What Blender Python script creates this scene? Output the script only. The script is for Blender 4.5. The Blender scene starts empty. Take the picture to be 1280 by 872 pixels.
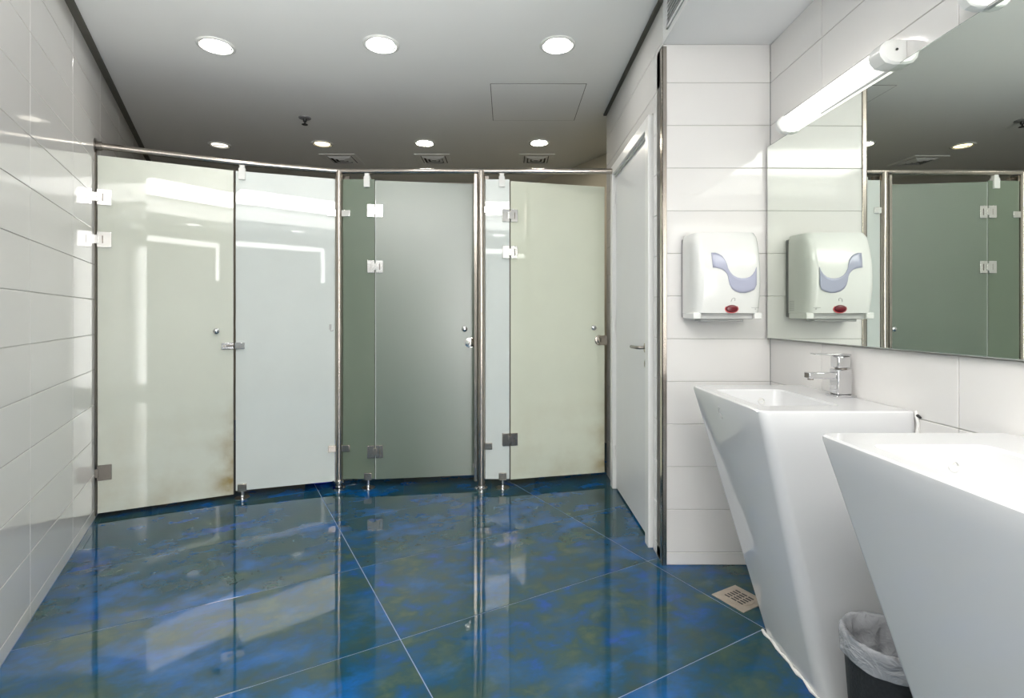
import bpy, bmesh, math, random
from mathutils import Vector, Matrix
random.seed(7)
C = bpy.context.scene.collection
SC = bpy.context.scene
PI = math.pi
rad = math.radians

# ------------------------------------------------------------------ camera, world, exposure
H = 1.17                       # camera height
cam_d = bpy.data.cameras.new('camera')
cam = bpy.data.objects.new('camera', cam_d); C.objects.link(cam)
cam.location = (0, 0, H); cam.rotation_euler = (PI/2, 0, 0)
cam_d.sensor_width = 36; cam_d.lens = 18.0
cam_d.shift_x = 6/1280; cam_d.shift_y = -42/1280
cam_d.clip_start = .01
SC.camera = cam
w = bpy.data.worlds.new('world'); SC.world = w; w.use_nodes = True
w.node_tree.nodes['Background'].inputs[0].default_value = (0.5, 0.5, 0.5, 1)
w.node_tree.nodes['Background'].inputs[1].default_value = 0.3
SC.view_settings.view_transform = 'Standard'; SC.view_settings.look = 'None'
SC.view_settings.gamma = 1; SC.view_settings.use_curve_mapping = False
SC.view_settings.exposure = 0.29
SC.cycles.max_bounces = 14; SC.cycles.diffuse_bounces = 7; SC.cycles.glossy_bounces = 8
SC.cycles.transmission_bounces = 8
SC.cycles.sample_clamp_indirect = 6.0
SC.cycles.use_denoising = True
SC.cycles.caustics_reflective = True
TUBE = .92                    # emission of the mirror tube lamps
DOWN = 48.0                    # emission of the recessed downlights
FILL_PANEL = 11.5                     # glow of the fill panel added above the camera
DOOR_GLOW = 4.5                     # glow of the slim strips added around the lobby door
FILL_PANE = 12.0                     # glow of the unseen fill pane added at the lobby end
FILL_REAR = 8.0                     # fill downlights added in the lobby end behind the camera
# the photographer's flash, held over the camera and bounced off the ceiling
fl_d = bpy.data.lights.new('bounce_flash', 'SPOT'); fl_d.energy = 300; fl_d.spot_size = math.radians(84); fl_d.spot_blend = 1.0
fl_d.shadow_soft_size = .04; fl_d.color = (1, .985, .955)
fl_o = bpy.data.objects.new('bounce_flash', fl_d); C.objects.link(fl_o)
fl_o.location = (-.15, -.25, 1.25); fl_o.rotation_euler = Vector((-.55, 1.30, 1.45)).to_track_quat('-Z', 'Y').to_euler()

# ------------------------------------------------------------------ helpers
class MB:
    """collects shapes, builds ONE mesh object"""
    def __init__(s): s.v = []; s.f = []; s.m = []
    def add(s, vs, fs, m=0):
        b = len(s.v); s.v += [tuple(p) for p in vs]
        for f in fs: s.f.append([b+i for i in f]); s.m.append(m)
        return s
    def box(s, x0, x1, y0, y1, z0, z1, m=0, rz=0.0, piv=(0, 0)):
        vs = [(x, y, z) for z in (z0, z1) for y in (y0, y1) for x in (x0, x1)]
        if rz:
            c, n = math.cos(rz), math.sin(rz)
            vs = [(piv[0]+(x-piv[0])*c-(y-piv[1])*n, piv[1]+(x-piv[0])*n+(y-piv[1])*c, z) for x, y, z in vs]
        return s.add(vs, [(0, 2, 3, 1), (4, 5, 7, 6), (0, 1, 5, 4), (2, 6, 7, 3), (0, 4, 6, 2), (1, 3, 7, 5)], m)
    def rings(s, rs, m=0, cap0=True, cap1=True):
        n = len(rs[0]); vs = [p for r in rs for p in r]; fs = []
        for k in range(len(rs)-1):
            for i in range(n):
                j = (i+1) % n
                fs.append((k*n+i, k*n+j, (k+1)*n+j, (k+1)*n+i))
        if cap0: fs.append(tuple(range(n))[::-1])
        if cap1: fs.append(tuple((len(rs)-1)*n+i for i in range(n)))
        return s.add(vs, fs, m)
    def tube(s, pts, r, n=12, m=0, cap=True):
        pts = [Vector(p) for p in pts]; rs = []
        rr = r if isinstance(r, (list, tuple)) else [r]*len(pts)
        prev = None
        for i, p in enumerate(pts):
            d = (pts[min(i+1, len(pts)-1)]-pts[max(i-1, 0)]).normalized()
            if prev is None:
                u = d.cross(Vector((0, 0, 1)))
                if u.length < .01: u = d.cross(Vector((1, 0, 0)))
            else: u = prev-d*prev.dot(d)
            u.normalize(); prev = u; v = d.cross(u)
            rs.append([p+(u*math.cos(2*PI*k/n)+v*math.sin(2*PI*k/n))*rr[i] for k in range(n)])
        return s.rings(rs, m, cap, cap)
    def lathe(s, prof, c=(0, 0, 0), n=28, m=0, cap0=True, cap1=True):
        return s.rings([[(c[0]+r*math.cos(2*PI*k/n), c[1]+r*math.sin(2*PI*k/n), c[2]+z) for k in range(n)] for r, z in prof], m, cap0, cap1)
    def prism(s, poly, z0, z1, m=0):
        return s.rings([[(x, y, z0) for x, y in poly], [(x, y, z1) for x, y in poly]], m)
    def mesh(s, name, mats, smooth=True, ang=32):
        me = bpy.data.meshes.new(name); me.from_pydata(s.v, [], s.f); 
        for mt in (mats if isinstance(mats, (list, tuple)) else [mats]): me.materials.append(mt)
        me.polygons.foreach_set('material_index', s.m)
        bm = bmesh.new(); bm.from_mesh(me); bmesh.ops.recalc_face_normals(bm, faces=bm.faces); bm.to_mesh(me); bm.free()
        if smooth:
            me.polygons.foreach_set('use_smooth', [True]*len(me.polygons)); me.set_sharp_from_angle(angle=rad(ang))
        me.update(); return me
    def build(s, name, mats, parent=None, loc=(0, 0, 0), rz=0.0, bevel=0, smooth=True, ang=32, seg=2):
        o = link(name, s.mesh(name, mats, smooth, ang), parent, loc, rz)
        if bevel:
            b = o.modifiers.new('bevel', 'BEVEL'); b.width = bevel; b.segments = seg; b.limit_method = 'ANGLE'; b.angle_limit = rad(35)
            b.harden_normals = False
        return o
def link(name, data, parent=None, loc=(0, 0, 0), rz=0.0):
    o = bpy.data.objects.new(name, data); C.objects.link(o)
    o.location = loc; o.rotation_euler = (0, 0, rz)
    if parent is not None: o.parent = parent
    return o
def tag(o, label=None, cat=None, group=None, kind=None):
    if label: o['label'] = label
    if cat: o['category'] = cat
    if group: o['group'] = group
    if kind: o['kind'] = kind
    return o
def thing(name, label, cat, loc=(0, 0, 0), rz=0.0, group=None):
    return tag(link(name, None, None, loc, rz), label, cat, group)
def copy_tree(o, parent=None):
    c = o.copy(); C.objects.link(c); c.parent = parent
    for ch in [x for x in bpy.data.objects if x.parent == o]: copy_tree(ch, c)
    return c
def rrect(x0, x1, y0, y1, r, z, n=5):
    """rounded rectangle ring; r = radius or 4 radii (x0y0, x1y0, x1y1, x0y1)"""
    r = r if isinstance(r, (list, tuple)) else [r]*4
    out = []
    for (cx, cy, a0, q) in ((x0+r[0], y0+r[0], PI, r[0]), (x1-r[1], y0+r[1], 1.5*PI, r[1]), (x1-r[2], y1-r[2], 0, r[2]), (x0+r[3], y1-r[3], .5*PI, r[3])):
        for k in range(n+1):
            a = a0+.5*PI*k/n
            out.append((cx+q*math.cos(a), cy+q*math.sin(a), z))
    return out

# ------------------------------------------------------------------ materials
def mat(name, col=(.8, .8, .8), rough=.5, metal=0.0, ior=1.5, coat=0.0, noise=None, bump=None, emis=None, trans=0.0, alpha=1.0):
    m = bpy.data.materials.new(name); m.use_nodes = True
    nt = m.node_tree; p = nt.nodes['Principled BSDF']
    p.inputs['Base Color'].default_value = (*col, 1); p.inputs['Roughness'].default_value = rough
    p.inputs['Metallic'].default_value = metal; p.inputs['IOR'].default_value = ior
    p.inputs['Coat Weight'].default_value = coat; p.inputs['Coat Roughness'].default_value = .02
    p.inputs['Transmission Weight'].default_value = trans; p.inputs['Alpha'].default_value = alpha
    if emis:
        p.inputs['Emission Color'].default_value = (*emis[0], 1); p.inputs['Emission Strength'].default_value = emis[1]
    if noise or bump:
        tc = nt.nodes.new('ShaderNodeTexCoord')
    if noise:      # (scale, amount) multiplies the colour
        n = nt.nodes.new('ShaderNodeTexNoise'); n.inputs['Scale'].default_value = noise[0]; n.inputs['Detail'].default_value = 5
        nt.links.new(tc.outputs['Object'], n.inputs['Vector'])
        mx = nt.nodes.new('ShaderNodeMix'); mx.data_type = 'RGBA'
        mx.inputs['A'].default_value = (*[c*(1-noise[1]) for c in col], 1); mx.inputs['B'].default_value = (*[min(1, c*(1+noise[1])) for c in col], 1)
        nt.links.new(n.outputs['Fac'], mx.inputs['Factor']); nt.links.new(mx.outputs['Result'], p.inputs['Base Color'])
    if bump:       # (scale, strength)
        n2 = nt.nodes.new('ShaderNodeTexNoise'); n2.inputs['Scale'].default_value = bump[0]; n2.inputs['Detail'].default_value = 3
        nt.links.new(tc.outputs['Object'], n2.inputs['Vector'])
        b = nt.nodes.new('ShaderNodeBump'); b.inputs['Strength'].default_value = bump[1]; b.inputs['Distance'].default_value = .002
        nt.links.new(n2.outputs['Fac'], b.inputs['Height']); nt.links.new(b.outputs['Normal'], p.inputs['Normal'])
    return m
M_TILE = mat('white_tile', (.775, .755, .735), .07, ior=1.5, noise=(3, .025), bump=(2.5, .05))
M_GROUT = mat('grout', (.50, .49, .46), .8, noise=(30, .1))
M_PAINT = mat('warm_white_paint', (.80, .785, .76), .55, noise=(5, .03))
M_REARW = mat('grey_lobby_paint', (.42, .43, .42), .6, noise=(4, .04))
M_SOFFIT = mat('soffit_paint', (.82, .82, .82), .6, noise=(4, .02))
M_CEIL = mat('ceiling_paint', (.80, .80, .79), .42, noise=(2, .03))
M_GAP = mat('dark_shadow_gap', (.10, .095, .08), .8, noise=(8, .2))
M_CHROME = mat('chrome', (.66, .66, .67), .07, 1.0, noise=(20, .03))
M_POLISH = mat('polished_steel_plate', (.88, .87, .85), .16, 1.0, noise=(20, .03))
M_STEEL = mat('brushed_steel', (.50, .45, .40), .22, 1.0, noise=(40, .015))
M_DSTEEL = mat('dark_steel', (.26, .235, .21), .30, 1.0, noise=(30, .1))
M_BLACK = mat('black_rubber', (.02, .02, .02), .6, noise=(20, .2))
M_CERAMIC = mat('white_ceramic', (.68, .68, .685), .06, ior=1.5, coat=.2, noise=(3, .012))
M_DOORW = mat('white_door_paint', (.78, .78, .785), .35, noise=(6, .02))
M_FRAMEW = mat('white_frame_paint', (.84, .835, .82), .3, noise=(6, .02))
M_PLAST = mat('white_plastic', (.76, .76, .735), .16, noise=(6, .01))
M_PLASTG = mat('grey_plastic', (.22, .22, .225), .4, noise=(20, .05))
M_PLASTL = mat('pale_grey_plastic', (.50, .50, .49), .4, noise=(20, .04))
M_WINDOW = mat('smoke_lilac_window', (.40, .41, .52), .15, noise=(8, .06))
M_RED = mat('dark_red_sensor', (.13, .004, .012), .30, coat=0.0, noise=(60, .3))
M_REDRIM = mat('red_print_rim', (.62, .10, .10), .4, noise=(30, .05))
M_PRINT = mat('grey_print', (.25, .25, .25), .5, noise=(60, .1))
M_BLUEP = mat('blue_plastic', (.01, .03, .55), .3, noise=(10, .1))
M_BIN = mat('black_bin', (.035, .035, .037), .55, noise=(120, .5), bump=(150, .6))
M_DRAIN = mat('stained_steel', (.46, .40, .33), .45, .35, noise=(30, .3))
M_CAULK = mat('white_caulk', (.80, .79, .76), .6, noise=(40, .15))
M_MIRROR = mat('mirror_silver', (.85, .89, .835), .0, 1.0, noise=(1, .01))
M_MEDGE = mat('mirror_edge', (.45, .50, .47), .25, .6, noise=(10, .1))
M_BACKDARK = mat('stall_wall', (.64, .58, .47), .5, noise=(3, .06))
def emit(name, col, s):
    return mat(name, (.9, .9, .88), .4, emis=(col, s), noise=(4, .01))
M_TUBE = emit('lit_tube_diffuser', (1, .985, .95), TUBE)
M_LAMP = emit('lit_downlight', (1, .97, .93), DOWN)
M_LAMPDIM = emit('dim_downlight', (1, .93, .80), 2.2)
M_LAMPWARM = emit('warm_downlight', (1, .80, .45), 3.5)
M_LAMPFAR = emit('far_downlight', (1, .93, .78), 95.0)
M_FILLPANEL = emit('fill_panel_glow', (1, .98, .95), FILL_PANEL)
M_FILLREAR = emit('rear_fill_downlight', (1, .98, .95), FILL_REAR)

def glass_mat(name, front, stain=0.0, translucent=.35, ior=1.75, gloss=.03):
    """frosted, milky safety glass: diffuse + translucent body under a smooth reflecting face, with scale and rust stains"""
    m = bpy.data.materials.new(name); m.use_nodes = True; nt = m.node_tree; L = nt.links
    for n in list(nt.nodes): nt.nodes.remove(n)
    out = nt.nodes.new('ShaderNodeOutputMaterial')
    tc = nt.nodes.new('ShaderNodeTexCoord')
    n1 = nt.nodes.new('ShaderNodeTexNoise'); n1.inputs['Scale'].default_value = 2.2; n1.inputs['Detail'].default_value = 6; n1.inputs['Roughness'].default_value = .6
    L.new(tc.outputs['Object'], n1.inputs['Vector'])
    ramp = nt.nodes.new('ShaderNodeMix'); ramp.data_type = 'RGBA'
    ramp.inputs['A'].default_value = (*[c*.93 for c in front], 1); ramp.inputs['B'].default_value = (*[min(1, c*1.06) for c in front], 1)
    L.new(n1.outputs['Fac'], ramp.inputs['Factor'])
    colour = ramp.outputs['Result']
    if stain:
        # rust and limescale creeping up the lower edge and free side of the glass (object space, metres)
        sep = nt.nodes.new('ShaderNodeSeparateXYZ'); L.new(tc.outputs['Object'], sep.inputs[0])
        n2 = nt.nodes.new('ShaderNodeTexNoise'); n2.inputs['Scale'].default_value = 5; n2.inputs['Detail'].default_value = 7
        L.new(tc.outputs['Object'], n2.inputs['Vector'])
        mr = nt.nodes.new('ShaderNodeMapRange'); mr.inputs['From Min'].default_value = .75; mr.inputs['From Max'].default_value = .0
        L.new(sep.outputs['Z'], mr.inputs['Value'])
        mxx = nt.nodes.new('ShaderNodeMapRange'); mxx.inputs['From Min'].default_value = .50; mxx.inputs['From Max'].default_value = .70
        L.new(sep.outputs['X'], mxx.inputs['Value'])
        pw = nt.nodes.new('ShaderNodeMath'); pw.operation = 'POWER'; L.new(mxx.outputs[0], pw.inputs[0]); pw.inputs[1].default_value = 2.5
        ad = nt.nodes.new('ShaderNodeMath'); ad.operation = 'MULTIPLY_ADD'; L.new(pw.outputs[0], ad.inputs[0]); ad.inputs[1].default_value = 1.0; ad.inputs[2].default_value = .25
        a1 = nt.nodes.new('ShaderNodeMath'); a1.operation = 'MULTIPLY'; L.new(mr.outputs[0], a1.inputs[0]); L.new(ad.outputs[0], a1.inputs[1])
        nr = nt.nodes.new('ShaderNodeMapRange'); nr.inputs['From Min'].default_value = .42; nr.inputs['From Max'].default_value = .72
        L.new(n2.outputs['Fac'], nr.inputs['Value'])
        a2 = nt.nodes.new('ShaderNodeMath'); a2.operation = 'MULTIPLY'; L.new(a1.outputs[0], a2.inputs[0]); L.new(nr.outputs[0], a2.inputs[1])
        a3 = nt.nodes.new('ShaderNodeMath'); a3.operation = 'MULTIPLY'; a3.use_clamp = True; L.new(a2.outputs[0], a3.inputs[0]); a3.inputs[1].default_value = stain
        m2 = nt.nodes.new('ShaderNodeMix'); m2.data_type = 'RGBA'; L.new(a3.outputs[0], m2.inputs['Factor']); L.new(colour, m2.inputs['A'])
        m2.inputs['B'].default_value = (.40, .30, .12, 1); colour = m2.outputs['Result']
    d = nt.nodes.new('ShaderNodeBsdfDiffuse'); t = nt.nodes.new('ShaderNodeBsdfTranslucent')
    L.new(colour, d.inputs['Color']); L.new(colour, t.inputs['Color'])
    mx = nt.nodes.new('ShaderNodeMixShader'); mx.inputs[0].default_value = translucent
    L.new(d.outputs[0], mx.inputs[1]); L.new(t.outputs[0], mx.inputs[2])
    g = nt.nodes.new('ShaderNodeBsdfGlossy'); g.inputs['Roughness'].default_value = gloss; g.inputs['Color'].default_value = (1, 1, 1, 1)
    fr = nt.nodes.new('ShaderNodeFresnel'); fr.inputs['IOR'].default_value = ior
    mg = nt.nodes.new('ShaderNodeMixShader'); L.new(fr.outputs[0], mg.inputs[0]); L.new(mx.outputs[0], mg.inputs[1]); L.new(g.outputs[0], mg.inputs[2])
    L.new(mg.outputs[0], out.inputs['Surface'])
    return m
M_GLASS1 = glass_mat('milky_glass_stained', (.76, .79, .69), 1.3, .12)
M_GLASSP = glass_mat('milky_glass_clean', (.77, .82, .79), 0, .12)
M_GLASS2 = glass_mat('grey_green_glass', (.23, .30, .22), 0, .45, 2.2, .33)
M_GLASS2P = glass_mat('dark_green_glass', (.28, .35, .26), 0, .45)
M_GLASS3 = glass_mat('milky_yellow_glass', (.77, .80, .66), 1.1, .12)
M_GEDGE = mat('glass_edge', (.10, .13, .10), .2, noise=(10, .1))
M_SEAL = mat('dark_edge_seal', (.09, .08, .06), .4, noise=(10, .1))

def floor_mat():
    m = bpy.data.materials.new('blue_mottled_tile'); m.use_nodes = True; nt = m.node_tree; L = nt.links; p = nt.nodes['Principled BSDF']
    ge = nt.nodes.new('ShaderNodeNewGeometry'); oi = nt.nodes.new('ShaderNodeObjectInfo')
    off = nt.nodes.new('ShaderNodeVectorMath'); off.operation = 'SCALE'; off.inputs[0].default_value = (13, 7, 5); L.new(oi.outputs['Random'], off.inputs['Scale'])
    ad = nt.nodes.new('ShaderNodeVectorMath'); ad.operation = 'ADD'; L.new(ge.outputs['Position'], ad.inputs[0]); L.new(off.outputs[0], ad.inputs[1])
    mp = nt.nodes.new('ShaderNodeMapping'); mp.vector_type = 'TEXTURE'; mp.inputs['Rotation'].default_value = (0, 0, rad(20)); mp.inputs['Scale'].default_value = (1.35, 1.0, 1)
    L.new(ad.outputs[0], mp.inputs['Vector'])
    def nz(scale, detail, rough, dist, o):
        n = nt.nodes.new('ShaderNodeTexNoise'); n.inputs['Scale'].default_value = scale; n.inputs['Detail'].default_value = detail
        n.inputs['Roughness'].default_value = rough; n.inputs['Distortion'].default_value = dist
        a = nt.nodes.new('ShaderNodeVectorMath'); a.operation = 'ADD'; a.inputs[1].default_value = o
        L.new(mp.outputs[0], a.inputs[0]); L.new(a.outputs[0], n.inputs['Vector']); return n
    def ramp(src, stops):
        r = nt.nodes.new('ShaderNodeValToRGB'); L.new(src, r.inputs[0]); e = r.color_ramp.elements
        while len(e) < len(stops): e.new(.5)
        for k, (q, c) in enumerate(stops): e[k].position = q; e[k].color = (*c, 1)
        return r
    nA = nz(5.0, 6, .6, .15, (0, 0, 0)); nB = nz(10, 6, .62, .25, (31, 9, 2)); nC = nz(3.2, 4, .5, .5, (3, 44, 8))
    rA = ramp(nA.outputs['Fac'], [(.30, (.040, .078, .050)), (.42, (.018, .056, .062)), (.50, (.004, .058, .110)), (.60, (.002, .088, .29)), (.72, (.002, .12, .42))])
    rB = ramp(nB.outputs['Fac'], [(.32, (.055, .095, .062)), (.46, (.022, .066, .070)), (.58, (.004, .062, .15)), (.70, (.004, .068, .33))])
    rC = ramp(nC.outputs['Fac'], [(.35, (0, 0, 0)), (.65, (1, 1, 1))])
    mx = nt.nodes.new('ShaderNodeMix'); mx.data_type = 'RGBA'; L.new(rC.outputs[0], mx.inputs['Factor'])
    L.new(rA.outputs[0], mx.inputs['A']); L.new(rB.outputs[0], mx.inputs['B'])
    L.new(mx.outputs['Result'], p.inputs['Base Color'])
    p.inputs['Roughness'].default_value = .035; p.inputs['IOR'].default_value = 1.55
    n3 = nt.nodes.new('ShaderNodeTexNoise'); n3.inputs['Scale'].default_value = 6; n3.inputs['Detail'].default_value = 2
    L.new(ge.outputs['Position'], n3.inputs['Vector'])
    b = nt.nodes.new('ShaderNodeBump'); b.inputs['Strength'].default_value = .03; b.inputs['Distance'].default_value = .01
    L.new(n3.outputs['Fac'], b.inputs['Height']); L.new(b.outputs['Normal'], p.inputs['Normal'])
    return m
M_FLOOR = floor_mat()
M_FGROUT = mat('pale_blue_grout', (.24, .31, .47), .7, noise=(20, .2))

# ------------------------------------------------------------------ the room shell
ZC = 2.65; ZS = 2.44; XD = .731; XR = 1.234; YN = 2.40
def lx(Y): return -.746-.552*Y           # left wall line
_tile_mesh = {}
def tile_mesh(wd, ht):
    k = (round(wd, 4), round(ht, 4))
    if k not in _tile_mesh:
        g = .0013; c = .0016; b = MB()
        def ring(i, y): return [(g+i, y, g+i), (wd-g-i, y, g+i), (wd-g-i, y, ht-g-i), (g+i, y, ht-g-i)]
        b.rings([ring(0, -.004), ring(0, -c*.8), ring(c, 0)], 0, True, True)
        _tile_mesh[k] = b.mesh('tile', M_TILE, smooth=False)
    return _tile_mesh[k]
def tiled_wall(name, p0, p1, z1, cols, opening=None, thick=.10, zmax=None, pad=0):
    """wall from p0 to p1 (room to the left of travel is local +y); cols = column edges along it"""
    p0 = Vector(p0); p1 = Vector(p1); d = p1-p0; ln = d.length; a = math.atan2(d.y, d.x)
    b = MB()
    if opening:
        o0, o1, oz = opening
        for (q0, q1, r0, r1) in ((0, o0, 0, z1), (o1, ln, 0, z1), (o0, o1, oz, z1)):
            if q1-q0 > .001: b.box(q0, q1, -thick, -.0035, r0, r1)
    else: b.box(0, ln, -thick, -.0035, 0, z1)
    o = b.build(name, M_GROUT, None, (p0.x, p0.y, 0), a, smooth=False); o['kind'] = 'structure'
    rows = [0, .06]+[.06+.2*k for k in range(1, 14)]
    rows = [r for r in rows if r < (zmax or z1)-.03]+[zmax or z1]
    def put(x0, x1, r0, r1):
        if x1-x0 > .006 and r1-r0 > .006: link('tile', tile_mesh(x1-x0, r1-r0), o, (x0, 0, r0))
    for r0, r1 in zip(rows, rows[1:]):
        for x0, x1 in zip(cols, cols[1:]):
            if opening and x0 < opening[1] and x1 > opening[0] and r0 < opening[2]:
                put(x0, min(x1, opening[0]), r0, r1); put(max(x0, opening[1]), x1, r0, r1)
                if r1 > opening[2]: put(max(x0, opening[0]), min(x1, opening[1]), opening[2], r1)
            else: put(x0, x1, r0, r1)
    return o
def struct(name, mb, mats, **k):
    o = mb.build(name, mats, **k); o['kind'] = 'structure'; return o

# left wall: runs from the back of the stalls to just left of the camera (travel back->front puts the room on the left)
YL0, YL1 = 5.25, 1.69
kx = math.hypot(1, .552)
L_len = (YL0-YL1)*kx
yj = [3.07+.552*k for k in range(-6, 6)]                 # Y of the vertical joints seen in the photograph
cols = sorted(set([0, L_len]+[(YL0-y)*kx for y in yj if YL1+.03 < y < YL0-.03]))
tiled_wall('wall_left', (lx(YL0), YL0), (lx(YL1), YL1), ZC, cols)
# face with the towel dispenser
tiled_wall('wall_back', (XR, YN), (XD, YN), ZS, [0, XR-XD-.001], thick=.10)
# mirror wall
rc = sorted([0, YN+1.6]+[1.6+q for q in (-1.0, -.4, .2, .8, 1.40, 2.01)])
tiled_wall('wall_right', (XR, -1.6), (XR, YN), ZS, rc)
# wall with the white door (from pillar corner towards the stalls): room lies at -X => travel towards -Y... left of travel
YD1 = 3.77
tiled_wall('wall_door', (XD, YN+.008), (XD, YD1), ZC, [0, YD1-YN-.008], opening=(.157, 1.117, 2.185), thick=.10)
# stall back and side walls
struct('wall_stalls_back', MB().box(lx(5.25)-.6, .95, 5.72, 5.82, 0, ZC), M_BACKDARK)
sd = MB().prism([(1.40, 3.86), (1.50, 3.92), (.30, 5.95), (.20, 5.90)], 0, ZC)
struct('wall_stalls_side', sd, M_BACKDARK)
struct('wall_stalls_return', MB().box(.85, 1.46, 3.74, 3.86, 0, ZC), M_BACKDARK)
struct('wall_stalls_left', MB().prism([(lx(5.25), 5.25), (lx(5.25)-.09, 5.2), (lx(5.75)-.09, 5.75), (lx(5.75), 5.75)], 0, ZC), M_BACKDARK)
# lobby end behind the camera
struct('wall_lobby', MB().box(lx(1.69)-.1, lx(1.69), -1.6, 1.69, 0, ZC), M_REARW)
wr = MB()
for a_, b_, c_, d_ in ((lx(1.69)-.1, -1.16, 0, ZS+.2), (.46, .70, 0, ZS+.2), (-1.16, .46, 2.31, ZS+.2), (.70, 1.17, 2.25, ZS+.2), (.70, 1.17, 0, .10), (1.17, XR+.1, 0, ZS+.2)): wr.box(a_, b_, -1.7, -1.6, c_, d_)
struct('wall_rear', wr, M_REARW)
# ceilings
cl = MB().prism([(lx(5.75)-.2, 5.9), (1.6, 5.9), (1.6, 2.3), (XD+.02, 2.3), (XD+.02, -.65), (lx(1.69)-.1, -.65), (lx(1.69)-.1, 1.6)], ZC, ZC+.1)
struct('ceiling', cl, M_CEIL)
sf = MB().box(XD, XR+.1, -.65, YN+.002, ZS, ZC+.1).box(lx(1.69)-.1, XR+.1, -1.7, -.65, ZS, ZC+.1)
struct('ceiling_soffit', sf, M_SOFFIT)
# dark shadow gaps along the ceiling edge
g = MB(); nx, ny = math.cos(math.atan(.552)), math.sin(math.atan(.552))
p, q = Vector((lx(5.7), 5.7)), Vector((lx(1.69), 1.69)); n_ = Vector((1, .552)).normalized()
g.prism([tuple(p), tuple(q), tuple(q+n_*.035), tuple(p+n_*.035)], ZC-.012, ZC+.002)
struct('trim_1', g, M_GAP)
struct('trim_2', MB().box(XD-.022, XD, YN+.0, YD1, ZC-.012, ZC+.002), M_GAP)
# floor: grout bed and clipped 1.2 x 0.6 m tiles on a turned grid
fl = struct('floor', MB().prism([(lx(5.9)-.1, 5.9), (1.6, 5.9), (1.6, -1.7), (lx(1.69)-.1, -1.7), (lx(1.69)-.1, 1.6)], -.08, -.0012), M_FGROUT)
GA = math.atan(.559); e1 = Vector((math.cos(GA), math.sin(GA))); e2 = Vector((-math.sin(GA), math.cos(GA)))
def clip(poly, n, c):                       # keep n.p <= c
    out = []
    for i, a in enumerate(poly):
        b = poly[(i+1) % len(poly)]; da, db = n.dot(a)-c, n.dot(b)-c
        if da <= 0: out.append(a)
        if (da < 0 < db) or (db < 0 < da): out.append(a+(b-a)*(da/(da-db)))
    return out
lwn = Vector((-1, -.552))
for iu in range(-4, 4):
    for iv in range(-4, 8):
        u0, v0 = .566+1.21*iu, .60+.602*iv
        g_ = .0015
        poly = [e1*u+e2*v for u, v in ((u0+g_, v0+g_), (u0+1.21-g_, v0+g_), (u0+1.21-g_, v0+.602-g_), (u0+g_, v0+.602-g_))]
        full = poly
        for cuts in (((lwn, .746), (Vector((1, 0)), XR), (Vector((0, 1)), 5.7), (Vector((0, -1)), 1.598)),
                     ((-lwn, -.746), (Vector((-1, 0)), -lx(1.69)), (Vector((0, 1)), 1.69), (Vector((0, -1)), 1.598))):
          poly = full
          for n, c in cuts:
            poly = clip(poly, n, c)
            if len(poly) < 3: break
          if len(poly) < 3: continue
          cen = sum(poly, Vector((0, 0)))/len(poly)
          def sh(s): return [(p_+(cen-p_).normalized()*s-cen) for p_ in poly]
          b = MB().rings([[(p_.x, p_.y, -.004) for p_ in sh(0)], [(p_.x, p_.y, -.0012) for p_ in sh(0)], [(p_.x, p_.y, 0) for p_ in sh(.0012)]])
          b.build('tile', M_FLOOR, fl, (cen.x, cen.y, 0), smooth=False)
# steel corner guard on the pillar, in the setting
cg = MB().box(XD-.006, XD+.0, YN-.006, YN+.030, 0.0, ZS-.012).box(XD-.006, XD+.016, YN-.006, YN, 0.0, ZS-.012)
tag(cg.build('corner_guard', M_STEEL, bevel=.002), 'tall brushed steel corner guard on the white tiled pillar edge', 'trim')

# ------------------------------------------------------------------ doors
# white door beside the stalls
d1 = link('door_1', None, None, (XD, 0, 0)); d1['kind'] = 'structure'
y0, y1 = 2.575, 3.515; fw = .062
f = MB()
f.box(-.022, .03, y0, y0+fw, 0, 2.18).box(-.022, .03, y1-fw, y1, 0, 2.18).box(-.022, .03, y0+fw, y1-fw, 2.18-fw, 2.18)
f.build('door_frame', M_FRAMEW, d1, bevel=.004)
lf = MB().box(.004, .044, y0+fw+.003, y1-fw-.003, .012, 2.18-fw-.004).build('door_leaf', M_DOORW, d1, bevel=.002)
fs = MB().box(-.006, .003, y0+fw, y1-fw, 2.18-fw-.016, 2.18-fw, 0); fs.build('door_stop', M_PLASTL, d1)
hd = MB(); hy = y0+fw+.055; hz = 1.00
hd.tube([(-.002, hy, hz), (-.038, hy, hz), (-.046, hy+.008, hz), (-.048, hy+.02, hz), (-.048, hy+.13, hz-.002)], .0085, 12)
hd.build('door_handle', M_DSTEEL, lf)
MB().tube([(.004, hy, hz), (-.008, hy, hz)], .025, 20).build('handle_rose', M_STEEL, lf)
MB().tube([(.004, hy, hz-.085), (-.006, hy, hz-.085)], .022, 20).box(-.0075, -.004, hy-.003, hy+.003, hz-.098, hz-.076, 1).build('keyhole_plate', [M_STEEL, M_BLACK], lf)
for z in (1.95, 1.1, .25):
    MB().tube([(-.010, y1-fw-.002, z-.045), (-.010, y1-fw-.002, z+.045)], .008, 10).build('hinge', M_FRAMEW, d1)
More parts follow.
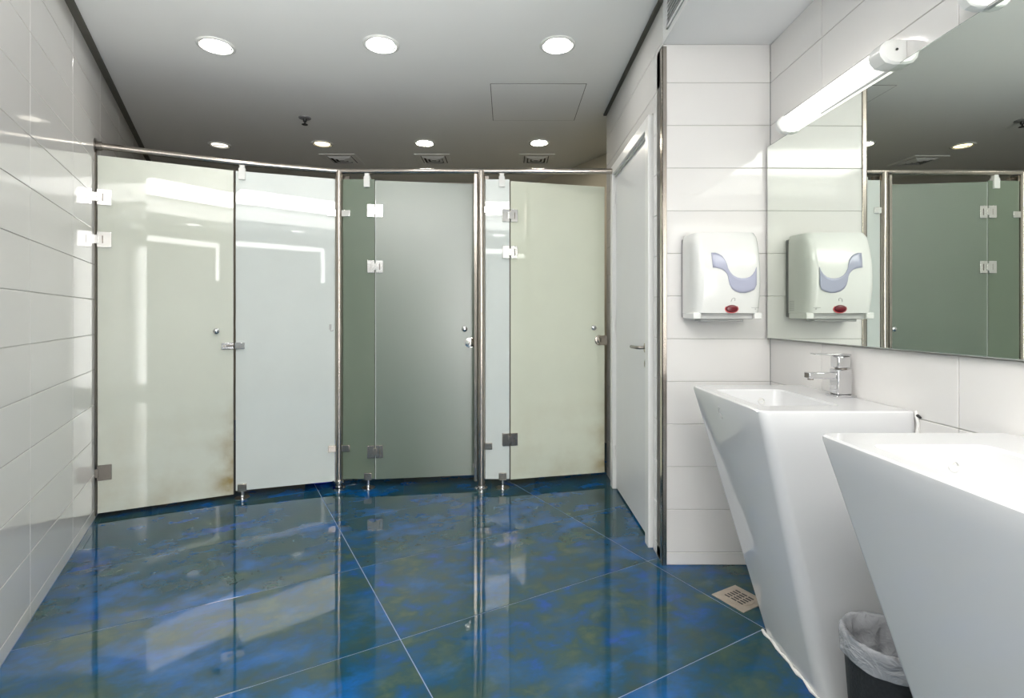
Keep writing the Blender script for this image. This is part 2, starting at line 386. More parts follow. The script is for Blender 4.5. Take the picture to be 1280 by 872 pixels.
# door in the lobby wall behind the camera (mirrored in the glass)
d2 = link('door_2', None, None, (0, -1.6, 0)); d2['kind'] = 'structure'
f = MB()
f.box(-1.16, -1.10, -.05, .02, 0, 2.31).box(.43, .46, -.05, .02, 0, 2.31).box(-1.10, .43, -.05, .02, 2.28, 2.31).box(-1.10, .36, -.05, .02, 2.16, 2.20).box(.33, .36, -.05, .02, 0, 2.20).box(.36, .43, -.05, .02, 0, 1.70)
f.build('door_frame', M_REARW, d2, bevel=.003)
for xa_, xb2 in ((-1.096, -.388), (-.382, .326)): MB().box(xa_, xb2, -.045, -.005, .012, 2.156).build('door_leaf', M_REARW, d2, bevel=.002)
M_DOORGLOW = emit('door_glow_strip', (1, .99, .97), DOOR_GLOW)  # glowing strips added to brighten the door's reflection in the stall glass
MB().box(-1.10, .43, -.030, -.024, 2.20, 2.28).build('top_glow_strip', M_DOORGLOW, d2)
MB().box(.36, .43, -.030, -.024, 1.70, 2.20).build('side_glow_strip', M_DOORGLOW, d2)
# unseen glowing window beside it, added to light the room from behind
wn = link('fill_window', None, None, (0, -1.6, 0)); wn['kind'] = 'structure'
f = MB().box(.70, .74, -.06, .012, .10, 2.25).box(1.13, 1.17, -.06, .012, .10, 2.25).box(.74, 1.13, -.06, .012, .10, .15).box(.74, 1.13, -.06, .012, 2.20, 2.25)
f.build('fill_window_frame', M_FRAMEW, wn, bevel=.003)
MB().box(.74, 1.13, -.04, -.03, .15, 2.20).build('fill_window_pane', emit('fill_pane_glow', (1, .99, .97), FILL_PANE), wn)

# ------------------------------------------------------------------ ceiling fittings
def downlight(px, py, label, lamp, group=None, zc=ZC, r=.098):
    Y = (zc-H)*640/(394-py); X = (px-634)/640*Y
    t = thing('ceiling_downlight', label, 'light', (X, Y, zc), 0, group)
    MB().lathe([(r, 0), (r, -.004), (r-.006, -.008), (r-.016, -.008), (r-.020, -.003)], cap0=False, cap1=False).build('trim_ring', M_PLAST, t)
    MB().lathe([(r-.020, -.003), (r-.026, -.0015)], cap0=False, cap1=False).build('reflector', M_STEEL, t)
    MB().lathe([(r-.026, -.0015), (.0, -.0012)], n=28, cap0=True, cap1=False).build('lamp_disc', lamp, t)
    MB().tube([(-.045, -.01, -.006), (.045, -.01, -.006)], .0045, 8).build('lamp_tube', M_PLASTL if lamp is not M_LAMP else M_PLAST, t)
    return t
downlight(270, 57, 'bright downlight nearest the tiled left wall in the front row', M_LAMP)
downlight(476.5, 55.5, 'bright downlight, middle one of the front row of three', M_LAMP)
downlight(697, 56, 'bright downlight in front of the ceiling hatch, nearest the white door', M_LAMP)
downlight(274.5, 181, 'dim whitish downlight over the leftmost stall', M_LAMPDIM, r=.09)
downlight(403, 179.5, 'yellowish downlight just right of the sprinkler over the stalls', M_LAMPWARM, r=.09)
downlight(531, 178.5, 'cream downlight over the middle of the dark grey-green stall door', M_LAMPFAR, r=.09)
downlight(674, 178, 'cream downlight over the yellowish stall door on the right', M_LAMPFAR, r=.09)
t = thing('ceiling_fill_panel', 'long glowing fill panel added at the ceiling above the camera, out of frame', 'light', (-.28, -.15, ZC))  # unseen panel added as the main soft fill
MB().rings([[(q*c+.60*c, q*d+.17*d, z) for c, d in ((-1, -1), (1, -1), (1, 1), (-1, 1))] for q, z in ((.295, 0), (.295, -.008), (.28, -.008), (.28, -.004))], cap0=False, cap1=False).build('panel_frame', M_PLAST, t, smooth=False)
MB().box(-.88, .88, -.45, .45, -.004, -.001).build('panel_diffuser', M_FILLPANEL, t)
for i, (x, y, wh) in enumerate(((-.13, -1.15, 'left'), (.80, -1.15, 'right'))):  # unseen lamps added to brighten the lobby end
    t = thing('ceiling_downlight', 'added fill downlight in the lowered lobby ceiling behind the camera, the %s of two' % wh, 'light', (x, y, ZS))
    MB().lathe([(.11, 0), (.11, -.004), (.10, -.008), (.09, -.003)], cap0=False, cap1=False).build('trim_ring', M_PLAST, t)
    MB().lathe([(.09, -.003), (0, -.002)], cap0=True, cap1=False).build('lamp_disc', M_FILLREAR, t)
def vent(px, py, label):
    Y = (ZC-H)*640/(394-py); X = (px-634)/640*Y; h = .165
    t = thing('ceiling_vent', label, 'vent', (X, Y, ZC))
    def sq(s, z): return [(-s, -s, z), (s, -s, z), (s, s, z), (-s, s, z)]
    MB().rings([sq(h, 0), sq(h, -.004), sq(h-.006, -.006), sq(h-.045, -.006), sq(h-.05, 0)], cap0=False, cap1=False).build('vent_frame', M_CEIL, t, smooth=False)
    MB().box(-h+.05, h-.05, -h+.05, h-.05, -.0015, -.0005).build('vent_backing', M_BLACK, t)
    for s in (.108, .075, .042):
        MB().rings([sq(s, -.003), sq(s-.020, -.016), sq(s-.022, -.016), sq(s-.003, -.002)], cap0=False, cap1=False).build('louvre', M_CEIL, t, smooth=False)
vent(428, 199, 'square ceiling vent behind the yellowish downlight, over the leftmost stalls')
vent(543, 199, 'square ceiling vent over the grey-green stall door')
vent(670, 199, 'square ceiling vent over the yellowish stall door near the white door')
Y = (ZC-H)*640/(394-147); X = (381-634)/640*Y
t = thing('fire_sprinkler', 'small dark sprinkler head hanging from the ceiling over the left stalls', 'sprinkler', (X, Y, ZC))
MB().lathe([(.045, 0), (.043, -.006), (.025, -.012), (.015, -.012)]).build('escutcheon', M_PLASTG, t)
MB().lathe([(.014, -.012), (.012, -.03), (.006, -.034), (.006, -.05), (.010, -.052)]).build('sprinkler_body', M_BLACK, t)
MB().lathe([(.022, -.050), (.022, -.053), (.004, -.055)], n=16).build('deflector', M_BLACK, t)
t = thing('ceiling_hatch', 'flush square access hatch in the ceiling by the right front downlight', 'hatch', (.20, 3.58, ZC))
def sq(s, z): return [(-s, -s, z), (s, -s, z), (s, s, z), (-s, s, z)]
MB().box(-.305, .305, -.305, .305, -.002, 0).build('hatch_panel', M_CEIL, t)
MB().rings([sq(.309, 0), sq(.309, -.0012), sq(.305, -.0012)], cap0=False, cap1=False).build('hatch_gap', M_GAP, t, smooth=False)
# grille on the side of the lowered ceiling
t = thing('wall_grille', 'white slatted grille on the side of the lowered ceiling above the pillar', 'vent', (XD, 2.03, 2.47))
MB().box(-.004, 0, -.30, .30, 0, .165).build('grille_backing', M_PLASTL, t)
gf = MB().box(-.008, -.003, -.30, .30, 0, .014).box(-.008, -.003, -.30, .30, .151, .165).box(-.008, -.003, -.30, -.286, 0, .165).box(-.008, -.003, .286, .30, 0, .165)
gf.build('grille_frame', M_SOFFIT, t)
for k in range(7):
    MB().add([(-.004, -.286, .022+.019*k), (-.004, .286, .022+.019*k), (-.012, .286, .013+.019*k), (-.012, -.286, .013+.019*k),
              (-.004, -.286, .024+.019*k), (-.004, .286, .024+.019*k), (-.012, .286, .015+.019*k), (-.012, -.286, .015+.019*k)],
             [(0, 1, 2, 3), (7, 6, 5, 4), (0, 4, 5, 1), (1, 5, 6, 2), (2, 6, 7, 3), (3, 7, 4, 0)]).build('slat', M_SOFFIT, t, smooth=False)

# ------------------------------------------------------------------ toilet stalls
YR = 3.47
P0 = Vector((-2.375, 2.94)); PM = Vector((-1.74, 3.265)); P1 = Vector((-1.14, YR)); P2 = Vector((-.176, YR))
ZR = 2.146
fr = thing('stall_railing', 'brushed steel rail and posts carrying the frosted glass stall fronts', 'frame', (P1.x, P1.y, 0))
def loc(p, z=0): return (p.x-P1.x, p.y-P1.y, z)
MB().tube([loc(P0, ZR), loc(PM, ZR), loc(P1, ZR)], .019, 14).build('top_rail', M_STEEL, fr)
MB().tube([loc(P1, ZR), (XD-P1.x, 0, ZR)], .019, 14).build('top_rail', M_STEEL, fr)
rn = (P0-Vector((lx(P0.y), P0.y)))
du = (PM-P0).normalized()
w0 = P0+du*.010
MB().tube([loc(w0-du*.008, ZR), loc(w0+du*.002, ZR)], .042, 18).tube([loc(w0+du*.002, ZR), loc(w0+du*.03, ZR)], .026, 16).build('rail_flange', M_DSTEEL, fr)
MB().tube([(XD-P1.x-.018, 0, ZR), (XD-P1.x-.001, 0, ZR)], .032, 18).build('rail_flange', M_DSTEEL, fr)
def post(p, r, dz):
    o = MB().tube([loc(p, .0), loc(p, ZR)], r, 16).build('post', M_STEEL, fr)
    MB().lathe([(r+.018, 0), (r+.018, .006), (r+.004, .012), (r+.003, .02)], loc(p)).build('floor_flange', M_CHROME, o)
    if dz: MB().lathe([(r+.001, dz), (r+.017, dz), (r+.017, dz+.012), (r+.001, dz+.014)], loc(p), cap0=False, cap1=False).build('collar', M_CHROME, o)
post(P1, .024, .045); post(P2, .026, 0)
MB().tube([loc(P0, .02), loc(P0, ZR)], .013, 10).build('wall_profile', M_DSTEEL, fr)
# strike strip against the second post
MB().box(P2.x-P1.x-.047, P2.x-P1.x-.028, -.012, .010, .05, ZR-.02).build('strike_strip', M_STEEL, fr)
MB().box(P1.x-P1.x+.01, .06, .03, .055, ZR-.055, ZR-.02).build('rail_bracket', M_DSTEEL, fr)
MB().box(P2.x-P1.x+.01, P2.x-P1.x+.05, .03, .055, ZR-.055, ZR-.02).build('rail_bracket', M_DSTEEL, fr)

def pane(x0, x1, z0, z1, m, parent, name='glass_pane'):
    b = MB(); t_ = .010
    b.add([(x0, 0, z0), (x1, 0, z0), (x1, 0, z1), (x0, 0, z1), (x0, t_, z0), (x1, t_, z0), (x1, t_, z1), (x0, t_, z1)],
          [(0, 1, 2, 3), (7, 6, 5, 4)], 0)
    n = len(b.v); b.add(b.v[:8], [(0, 4, 5, 1), (1, 5, 6, 2), (2, 6, 7, 3), (3, 7, 4, 0)], 1)
    return b.build(name, [m, M_GEDGE], parent, smooth=False)
def hinge(parent, x, z, left=True, w=.052, h=.082, metal=None):
    b = MB(); g_ = .004
    if left:
        b.box(x-w, x-g_, -.008, 0, z-h/2, z+h/2).box(x-w, x-g_, .010, .018, z-h/2, z+h/2)
    b.box(x+g_, x+w, -.008, 0, z-h/2, z+h/2).box(x+g_, x+w, .010, .018, z-h/2, z+h/2)
    b.box(x-.012, x+.012, -.012, -.002, z-h*.28, z+h*.28)
    o = b.build('hinge', metal or M_POLISH, parent, bevel=.0015)
    MB().box(x+.028, x+.034, -.0086, -.0075, z-.022, z+.022).build('hinge_slot', M_DSTEEL, o)
    if left and metal is None: MB().box(x-.028, x-.026, -.0086, -.0078, z-.02, z+.02).build('hinge_slot', M_STEEL, o)
    return o
def clip_top(parent, x, zt):
    MB().box(x-.020, x+.020, -.014, .024, zt-.055, zt+.018).box(x-.015, x+.015, -.010, .020, zt+.018, ZR-.012).build('rail_clip', M_PLAST, parent, bevel=.002)
def clamp(parent, x0, x1, z):
    MB().box(x0, x1, -.010, .020, z-.022, z+.022).build('post_clamp', M_STEEL if z < 1 else M_POLISH, parent, bevel=.002)
def foot(parent, x, z0):
    f_ = MB().box(x-.026, x+.026, -.010, .020, z0-.006, z0+.042).build('foot_clamp', M_STEEL, parent, bevel=.002)
    MB().tube([(x, .005, .004), (x, .005, z0)], .010, 12).build('foot_rod', M_CHROME, f_)
    MB().lathe([(.046, 0), (.046, .004), (.014, .009), (.011, .02)], (x, .005, 0)).build('foot_plate', M_CHROME, f_)
def knob(parent, x, z):
    b = MB()
    pr = [(.010, 0), (.010, .008), (.016, .012), (.019, .020), (.017, .028), (.010, .033), (.002, .034)]
    b.rings([[(x+r*math.cos(2*PI*k/16), -d_, z+r*math.sin(2*PI*k/16)) for k in range(16)] for r, d_ in pr], 0)
    b.rings([[(x+r*math.cos(2*PI*k/16), .01+d_, z+r*math.sin(2*PI*k/16)) for k in range(16)] for r, d_ in pr], 0)
    b.build('knob', M_CHROME, parent)
def thumb_latch(parent, x, z, xe, m):
    b = MB()
    b.rings([[(x+r*math.cos(2*PI*k/20), -d_, z+r*math.sin(2*PI*k/20)) for k in range(20)] for r, d_ in ((.036, 0), (.036, .008), (.031, .011), (.020, .012), (.018, .020), (.001, .022))], 0)
    b.box(x, xe, -.010, 0, z-.034, z+.034)
    o = b.build('latch', m, parent, bevel=.0015)
    MB().box(x-.004, x+.004, -.0235, -.020, z-.012, z+.012).build('latch_slot', M_DSTEEL, o)

ZT = 2.092
# stall 1: wide door hung on the left wall
a1 = math.atan2(PM.y-P0.y, PM.x-P0.x); L1 = (PM-P0).length
dd = thing('stall_door', 'wide milky stall door hinged at the tiled left wall, stained along its foot', 'door', (P0.x, P0.y, 0), a1)
pane(.018, L1-.006, .030, ZT, M_GLASS1, dd)
MB().box(L1-.006, L1-.001, -.001, .011, .030, ZT).build('edge_seal', M_SEAL, dd)
for zy in (1.852, 1.608): hinge(dd, .012, zy, left=False, w=.072, h=.09)
hinge(dd, .012, .262, left=False, w=.072, h=.088, metal=M_DSTEEL)
knob(dd, L1-.10, 1.072)
lk = MB().box(L1-.072, L1-.004, -.020, 0, .957, .998).build('latch', M_CHROME, dd, bevel=.002)
MB().box(L1-.062, L1-.05, -.0215, -.0195, .972, .983).tube([(L1-.045, -.022, .978), (L1-.004, -.022, .978)], .006, 8).build('bolt', M_DSTEEL, lk)
a2 = math.atan2(P1.y-PM.y, P1.x-PM.x); L2 = (P1-PM).length
pp = thing('glass_panel', 'pale milky fixed glass panel between the stained wide door and the first post', 'panel', (PM.x, PM.y, 0), a2)
pane(.008, L2-.026, .050, ZT, M_GLASSP, pp)
MB().box(.006, .062, -.020, 0, .957, .998).build('latch_keeper', M_CHROME, pp, bevel=.002)
clip_top(pp, .045, ZT); foot(pp, .045, .050); clamp(pp, L2-.075, L2-.02, 1.86); clamp(pp, L2-.07, L2-.02, .27)
hk = MB().tube([(L2-.055, -.003, 1.105), (L2-.055, -.006, 1.075), (L2-.052, -.010, 1.066), (L2-.042, -.012, 1.066), (L2-.036, -.012, 1.072)], .004, 8)
hk.box(L2-.062, L2-.048, -.003, 0, 1.075, 1.110); hk.build('coat_hook', M_PLASTL, pp)
# stall 2
xh = (469-634)/640*YR
pp = thing('glass_panel', 'narrow dark green see-through panel between the first post and the grey-green door', 'panel', (P1.x, YR, 0))
pane(.026, xh-P1.x-.004, .062, ZT, M_GLASS2P, pp)
clip_top(pp, xh-P1.x-.055, ZT); foot(pp, xh-P1.x-.048, .062); clamp(pp, .02, .075, 1.86); clamp(pp, .02, .075, .27)
dd = thing('stall_door', 'grey-green frosted stall door, darkest of the three, slightly ajar', 'door', (xh, YR, 0), rad(8.0))
pane(.004, .694, .060, ZT-.008, M_GLASS2, dd)
MB().box(.0, .0035, .001, .009, .060, ZT-.008).build('edge_seal', M_GLASSP, dd)
for zy in (1.878, 1.500, .247): hinge(dd, .0, zy, h=.085, metal=None if zy > 1 else M_STEEL)
knob(dd, .605, 1.075); thumb_latch(dd, .640, .982, .690, M_POLISH)
MB().box(.66, .685, -.004, 0, .115, .14).build('door_sticker', M_PLASTL, dd)
# stall 3
xh3 = (637.5-634)/640*YR
pp = thing('glass_panel', 'narrow whitish panel between the second post and the yellowish door', 'panel', (P2.x, YR, 0))
pane(.028, xh3-P2.x-.004, .062, ZT, M_GLASSP, pp)
clip_top(pp, xh3-P2.x-.055, ZT); foot(pp, xh3-P2.x-.050, .062); clamp(pp, .02, .072, 1.885); clamp(pp, .02, .075, .285)
dd = thing('stall_door', 'milky yellowish stall door beside the white wooden door, ajar inward', 'door', (xh3, YR, 0), rad(13.5))
pane(.004, .690, .058, ZT-.012, M_GLASS3, dd)
MB().box(.0, .0035, .001, .009, .058, ZT-.012).build('edge_seal', M_SEAL, dd)
for zy in (1.845, 1.598, .330): hinge(dd, .0, zy, h=.085, metal=None if zy > 1 else M_STEEL)
knob(dd, .60, 1.083); thumb_latch(dd, .650, .995, .708, M_STEEL)
# dividers between the stalls
dv = Vector((-.488, .873)).normalized()
dv = Vector((0, 1))
for p_, lab, st in ((P1, 'green glass divider behind the first post, between the left and middle stalls', .2), (P2, 'green glass divider behind the second post, between the middle and right stalls', .2)):
    t = thing('stall_divider', lab, 'panel', (p_.x, p_.y, 0), math.atan2(dv.y, dv.x))
    pane(.15, 2.18, .06, ZT-.02, M_GLASS2, t)
    foot(t, .4, .06)
# blue bucket behind the left panel
t = thing('bucket', 'bright blue bucket on the floor behind the pale panel by the first post', 'bucket', (-1.325, 3.66, 0), 0)
MB().lathe([(.0, .004), (.105, 0), (.11, .01), (.135, .24), (.145, .245), (.145, .252), (.132, .252), (.128, .24), (.104, .015), (.0, .012)], cap0=False, cap1=False).build('bucket_body', M_BLUEP, t)
MB().tube([(.142*math.cos(a), .142*math.sin(a)*.55, .235-.11*abs(math.sin(a))) for a in [PI*k/14 for k in range(15)]], .003, 6).build('bucket_handle', M_STEEL, t)

# ------------------------------------------------------------------ washbasins
def basin(yn, yf, name_label, foot_n, foot_f):
    xf, xb, zt = .766, XR-.002, .88
    t = thing('washbasin', name_label, 'washbasin', (0, 0, 0))
    b = MB(); n = 6; rs = []
    def sec(s, ins=0):   # s = 1 at the rim, 0 at the floor
        x0 = .952+(xf-.952)*s; a = foot_n+(yn-foot_n)*s; c = foot_f+(yf-foot_f)*s
        r = .050-.022*s
        return (x0+ins, xb, a+ins, c-ins, [r, .006, .006, r])
    for s in (0, .02, .2, .4, .6, .8, .93, .985):
        q = sec(s); rs.append(rrect(*q[:4], q[4], zt*s, n))
    q = sec(.995); rs.append(rrect(q[0]+.002, xb, q[2]+.002, q[3]-.002, q[4], zt-.0045, n))
    q = sec(1); rs.append(rrect(q[0]+.008, xb-.001, q[2]+.008, q[3]-.008, [.026, .005, .005, .026], zt, n))
    bx0, bx1, by0, by1 = xf+.052, xf+.305, yn+.105, yf-.125
    rs.append(rrect(bx0-.006, bx1+.006, by0-.006, by1+.006, .030, zt-.0005, n))
    rs.append(rrect(bx0, bx1, by0, by1, .028, zt-.007, n))
    rs.append(rrect(bx0+.012, bx1-.008, by0+.010, by1-.010, .030, zt-.08, n))
    rs.append(rrect(bx0+.030, bx1-.022, by0+.028, by1-.028, .035, zt-.115, n))
    rs.append(rrect(bx0+.085, bx1-.075, by0+.12, by1-.12, .02, zt-.122, n))
    b.rings(rs, 0)
    b.build('basin_body', M_CERAMIC, t, ang=28)
    xm = (bx0+bx1)/2
    def hole(x, y, z, d, r, nm, m):   # small ring on a wall, facing direction d
        MB().tube([Vector((x, y, z))-Vector(d)*.002, Vector((x, y, z))+Vector(d)*.003], [r, r*.8], 16).build(nm, m, t)
    ov = MB(); yy = by1-.004
    ov.rings([[(xm+.05+r*math.cos(2*PI*k/18), yy-dy, zt-.045+r*math.sin(2*PI*k/18)) for k in range(18)] for r, dy in ((.013, .0), (.013, .006), (.010, .0065), (.009, .001))], 0)
    ov.build('overflow_ring', M_PLAST, t)
    MB().lathe([(.0, 0), (.024, 0), (.026, .003), (.020, .004), (.0, .001)], (xm, (by0+by1)/2, zt-.122), cap0=False, cap1=False).build('drain_ring', M_CHROME, t)
    return t
b1 = basin(1.545, 2.135, 'white ceramic pedestal basin with chrome tap under the dispenser mirror end', 1.535, 1.915)
b2 = basin(.68, 1.272, 'white ceramic pedestal basin nearest the camera, cut by the frame edge', .67, 1.06)
# small moulded mark on the front of the far basin
mk = MB()
def bf(y, z, e=.001): return (.766+.186*(1-z/.88)-e, y, z)
for (ya, za, yb, zb) in ((1.882, .833, 1.882, .812), (1.880, .836, 1.866, .832), (1.880, .812, 1.866, .802), (1.872, .800, 1.862, .797)):
    mk.tube([bf(ya, za), bf(yb, zb)], .0022, 6)
mk.build('maker_mark', M_PLASTL, b1)
# tap
t = thing('basin_tap', 'square chrome mixer tap standing on the far basin deck', 'tap', (1.192, 1.83, .88))
MB().box(-.036, .036, -.034, .034, 0, .009).build('tap_base', M_CHROME, t, bevel=.002)
MB().box(-.026, .026, -.024, .024, .009, .098).build('tap_body', M_CHROME, t, bevel=.004)
MB().box(-.024, .024, -.022, .022, .103, .146).build('tap_cartridge', M_CHROME, t, bevel=.005)
sp = MB().box(-.122, -.024, -.017, .017, .065, .087).build('tap_spout', M_CHROME, t, bevel=.003)
MB().box(-.1225, -.121, -.013, .013, .068, .084).tube([(-.108, 0, .060), (-.108, 0, .067)], .010, 14).build('aerator', M_DSTEEL, sp)
MB().add([(-.100, -.016, .150), (.024, -.022, .146), (.024, .022, .146), (-.100, .016, .150), (-.100, -.016, .1545), (.024, -.022, .154), (.024, .022, .154), (-.100, .016, .1545)],
         [(0, 3, 2, 1), (4, 5, 6, 7), (0, 1, 5, 4), (1, 2, 6, 5), (2, 3, 7, 6), (3, 0, 4, 7)]).build('tap_lever', M_CHROME, t, bevel=.0015)
MB().tube([(0, 0, .097), (0, 0, .104)], .019, 16).build('tap_neck', M_DSTEEL, t)
# rough seal where the far basin meets the wall
t = thing('wall_sealant', 'ragged white sealant at the rear corner of the far basin', 'sealant', (1.231, 1.53, .80))
MB().tube([(-.001, .012, .082), (-.003, .006, .066), (-.002, 0, .045), (-.003, .003, .02), (-.002, -.004, 0), (-.001, -.006, -.03)], [.003, .005, .004, .006, .005, .003], 8).build('sealant_bead', M_CAULK, t)
MB().tube([(-.002, .004, .070), (-.002, -.008, .066)], [.005, .003], 8).build('dark_gap', M_BLACK, t)
# caulk line along the foot of the far basin
ck = MB(); pts = []
for k in range(15):
    y = 1.90-.36*k/14
    pts.append((.948-.003*math.sin(k*1.7), y, .003))
ck.tube(pts, [.0055+.002*math.sin(k*2.3) for k in range(15)], 8)
tag(ck.build('floor_sealant', M_CAULK), 'white sealant line on the floor along the far basin foot', 'sealant')
# waste bin
t = thing('waste_bin', 'black waste bin with a clear liner, on the floor between the two basins', 'bin', (1.035, 1.385, 0))
MB().lathe([(.0, .0), (.085, 0), (.088, .006), (.108, .292), (.111, .300), (.107, .302), (.104, .290), (.084, .012), (.0, .008)], n=36, cap0=False, cap1=False).build('bin_body', M_BIN, t)
def liner_mat():
    m = bpy.data.materials.new('clear_liner'); m.use_nodes = True; nt = m.node_tree; p = nt.nodes['Principled BSDF']
    p.inputs['Base Color'].default_value = (.62, .63, .66, 1); p.inputs['Roughness'].default_value = .12; p.inputs['Alpha'].default_value = .62
    n = nt.nodes.new('ShaderNodeTexNoise'); n.inputs['Scale'].default_value = 18; n.inputs['Detail'].default_value = 3; n.inputs['Distortion'].default_value = 1.5
    tc = nt.nodes.new('ShaderNodeTexCoord'); nt.links.new(tc.outputs['Object'], n.inputs['Vector'])
    b = nt.nodes.new('ShaderNodeBump'); b.inputs['Strength'].default_value = .9; b.inputs['Distance'].default_value = .02
    nt.links.new(n.outputs['Fac'], b.inputs['Height']); nt.links.new(b.outputs['Normal'], p.inputs['Normal'])
    return m
M_LINER = liner_mat()
rn_ = random.Random(3); nl = 48
prof = [(.1135, .243, .002), (.1145, .270, .002), (.1150, .298, .001), (.1115, .3065, .001), (.100, .304, .001), (.090, .270, .005), (.078, .215, .010), (.062, .160, .014), (.042, .125, .012), (.012, .110, .004)]
rs = []
for (r, z, am) in prof:
    ph = rn_.uniform(0, 6)
    rs.append([((r+am*math.sin(7*th+ph)+am*.6*math.sin(13*th+2*ph))*math.cos(th), (r+am*math.sin(7*th+ph)+am*.6*math.sin(13*th+2*ph))*math.sin(th),
                z+am*.9*math.sin(5*th+ph*3)) for th in [2*PI*k/nl for k in range(nl)]])
MB().rings(rs, 0, False, True).build('bin_liner', M_LINER, t, ang=80)
# floor drain
t = thing('floor_drain', 'square stained steel floor drain beside the far basin foot', 'drain', (.958, 2.115, 0), GA)
MB().box(-.075, .075, -.075, .075, 0, .004).build('drain_plate', M_DRAIN, t, bevel=.001)
MB().lathe([(.058, .004), (.058, .006), (.052, .007), (.0, .007)], cap0=False, cap1=False).build('drain_grate', M_DRAIN, t)
for j in range(3):
    for k in range(5):
        y_ = -.030+.030*j; x_ = -.034+.017*k
        MB().box(x_-.004, x_+.004, y_-.012, y_+.012, .0068, .0075).build('drain_slot', M_BLACK, t)

# ------------------------------------------------------------------ mirror and tube lamps
ym0, ym1 = .28, 2.375; dl = rad(.5)
t = thing('wall_mirror', 'large frameless wall mirror above the two basins', 'mirror', (XR-.002, ym0, 1.066), dl)
MB().box(-.0062, -.006, 0, ym1-ym0, 0, .884).build('mirror_glass', M_MIRROR, t, smooth=False)
MB().box(-.006, -.001, -.001, ym1-ym0+.001, -.002, .886).build('mirror_edge', M_MEDGE, t)
def tube_lamp(yc, label):
    t = thing('tube_lamp', label, 'lamp', (XR-.001, yc, 1.985)); hl = .315
    def sec(y, sx=1.0, sz=1.0):
        pr = [(0, -.034), (-.035, -.036), (-.058, -.030), (-.072, -.014), (-.076, .002), (-.072, .018), (-.058, .032), (-.035, .037), (0, .036)]
        return [(x*sx, y, z*sz) for x, z in pr]
    MB().rings([sec(-hl+.055, .94, .94), sec(hl-.03, .94, .94)]).build('diffuser', M_TUBE, t)
    MB().box(-.022, 0, -hl+.05, hl-.02, -.040, -.030).build('back_plate', M_PLASTL, t)
    for s, a_, b_ in ((-1, -hl, -hl+.058), (1, hl-.03, hl)):
        rs = [sec(a_, .93, .90), sec(a_+.006, 1.06, 1.06), sec(b_-.004, 1.06, 1.06), sec(b_, 1.0, 1.0)] if s < 0 else [sec(a_, 1, 1), sec(a_+.004, 1.06, 1.06), sec(b_-.006, 1.06, 1.06), sec(b_, .93, .9)]
        o = MB().rings(rs).build('end_cap', M_PLAST, t)
        if s < 0: MB().tube([(-.030, a_-.0015, .006), (-.030, a_+.003, .006)], .004, 10).build('cap_screw', M_BLACK, o)
tube_lamp(1.895, 'lit white tube lamp on the wall above the mirror, whole in view')
tube_lamp(1.005, 'white tube lamp above the mirror at the top frame edge, mostly cut off')
tube_lamp(.115, 'white tube lamp over the mirror end, out of frame beside the camera')

# ------------------------------------------------------------------ paper towel dispenser
W_, Hh = .300, .385
t = thing('towel_dispenser', 'white paper towel dispenser with a lilac window on the tiled pillar face', 'dispenser', (.812, YN, 1.150))
def dep(z):
    s = z/Hh
    return .150+.045*math.sin(PI*min(1, max(0, s*.86+.10)))
MB().box(.004, W_-.004, -.034, 0, .012, Hh-.012).build('back_plate', M_PLASTG, t, bevel=.004)
rs = []
zs = [.030+(Hh-.030)*k/16 for k in range(17)]
for k, z in enumerate(zs):
    d = dep(z); i = .006*(max(0, (k-14))/2)**2
    if k == 16: d -= .010
    hb = [(i, -.030), (i+.002, -d*.55), (i+.005, -d+.045), (i+.012, -d+.020), (i+.024, -d+.006), (i+.040, -d+.001), (.10, -d-.002), (W_/2, -d-.003)]
    ring = hb+[(W_-x, y) for x, y in hb[-2::-1]]
    rs.append([(x, y, z) for x, y in ring])
MB().rings(rs, 0).build('cover', M_PLAST, t, ang=40)
dn = dep(.03)
for xa_, xb2 in ((0, .034), (W_-.034, W_)): MB().box(xa_, xb2, -dn+.004, -.030, 0.004, .032).build('cover_lip', M_PLAST, t, bevel=.004)
MB().box(.034, W_-.034, -dn+.022, -.030, .004, .031).build('paper_outlet', M_PLASTL, t, bevel=.002)
MB().box(.045, W_-.060, -dn+.050, -dn+.11, -.008, .005).build('paper_guide', M_PLASTL, t, bevel=.004)
def face(xz, e=.0012):
    x, z = xz; return (x, -dep(z)-.0033-e+.002*abs(x-W_/2)/(W_/2), z)
def zz(x, y): return ((x-205)/465*.275+.020, Hh-(y-100)/660*Hh)
up = [(290, 262), (318, 262), (345, 271), (368, 288), (385, 312), (397, 345), (405, 380), (420, 408), (440, 430), (468, 446), (500, 453), (530, 452), (560, 443), (585, 422), (601, 398), (612, 368)]
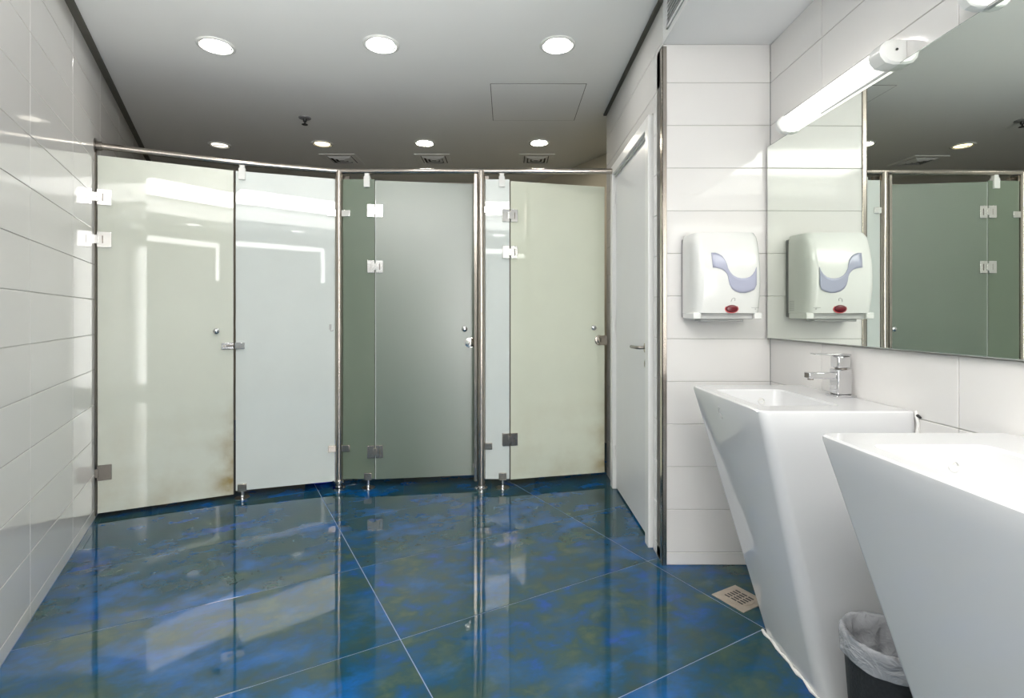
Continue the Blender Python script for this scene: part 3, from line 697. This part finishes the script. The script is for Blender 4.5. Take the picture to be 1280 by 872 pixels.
lo = [(295, 372), (320, 374), (345, 380), (366, 389), (382, 402), (396, 420), (404, 440), (408, 468), (416, 500), (432, 528), (460, 549), (495, 559), (530, 560), (566, 551), (596, 535), (612, 500)]
b = MB(); nr = 7; vs = []
for (xa, ya), (xb_, yb) in zip(up, lo):
    for j in range(nr): s = j/(nr-1); vs.append(face(zz(xa+(xb_-xa)*s, ya+(yb-ya)*s), .0022))
b.add(vs, [(i*nr+j, i*nr+j+1, (i+1)*nr+j+1, (i+1)*nr+j) for i in range(len(up)-1) for j in range(nr-1)])
o = b.build('sight_window', M_WINDOW, t, ang=80)
so = o.modifiers.new('solid', 'SOLIDIFY'); so.thickness = .002; so.offset = 0
cx, cz = zz(443, 676)
b = MB()
b.rings([[(cx+rx*math.cos(2*PI*k/28), face((cx, cz))[1]-e, cz+rz_*math.sin(2*PI*k/28)) for k in range(28)] for rx, rz_, e in ((.0265, .0165, -.006), (.0265, .0165, .002), (.022, .013, .006), (.010, .006, .008))], 0)
b.build('sensor', M_RED, t)
b = MB().rings([[(cx+rx*math.cos(2*PI*k/28), face((cx, cz))[1]-e, cz+rz_*math.sin(2*PI*k/28)) for k in range(28)] for rx, rz_, e in ((.0295, .0195, -.006), (.0295, .0195, .0006))], 0)
b.build('sensor_rim', M_REDRIM, t)
# small printed pictogram over the sensor, line under it, maker's line at the right
def stroke(name, pts, r): MB().tube([face(q, .0004) for q in pts], r, 5).build(name, M_PRINT, t)
gx, gz = zz(450, 612)
stroke('pictogram', [(gx-.010, gz-.008), (gx-.007, gz+.004), (gx+.002, gz+.009), (gx+.007, gz+.006), (gx+.006, gz-.004)], .0010)
lx0, lz0 = zz(440, 716); stroke('sensor_caption', [(lx0-.014, lz0), (lx0+.012, lz0)], .0007)
mx0, mz0 = zz(618, 668); stroke('maker_line', [(mx0-.018, mz0), (mx0+.014, mz0)], .0007)
stroke('maker_mark', [(mx0-.002, mz0-.006), (mx0+.003, mz0-.006)], .0014)
for k in range(6):
    MB().box(W_-.003, W_+.0008, -.072, -.040, .042+.008*k, .046+.008*k).build('side_vent_bar', M_PLASTL, t)
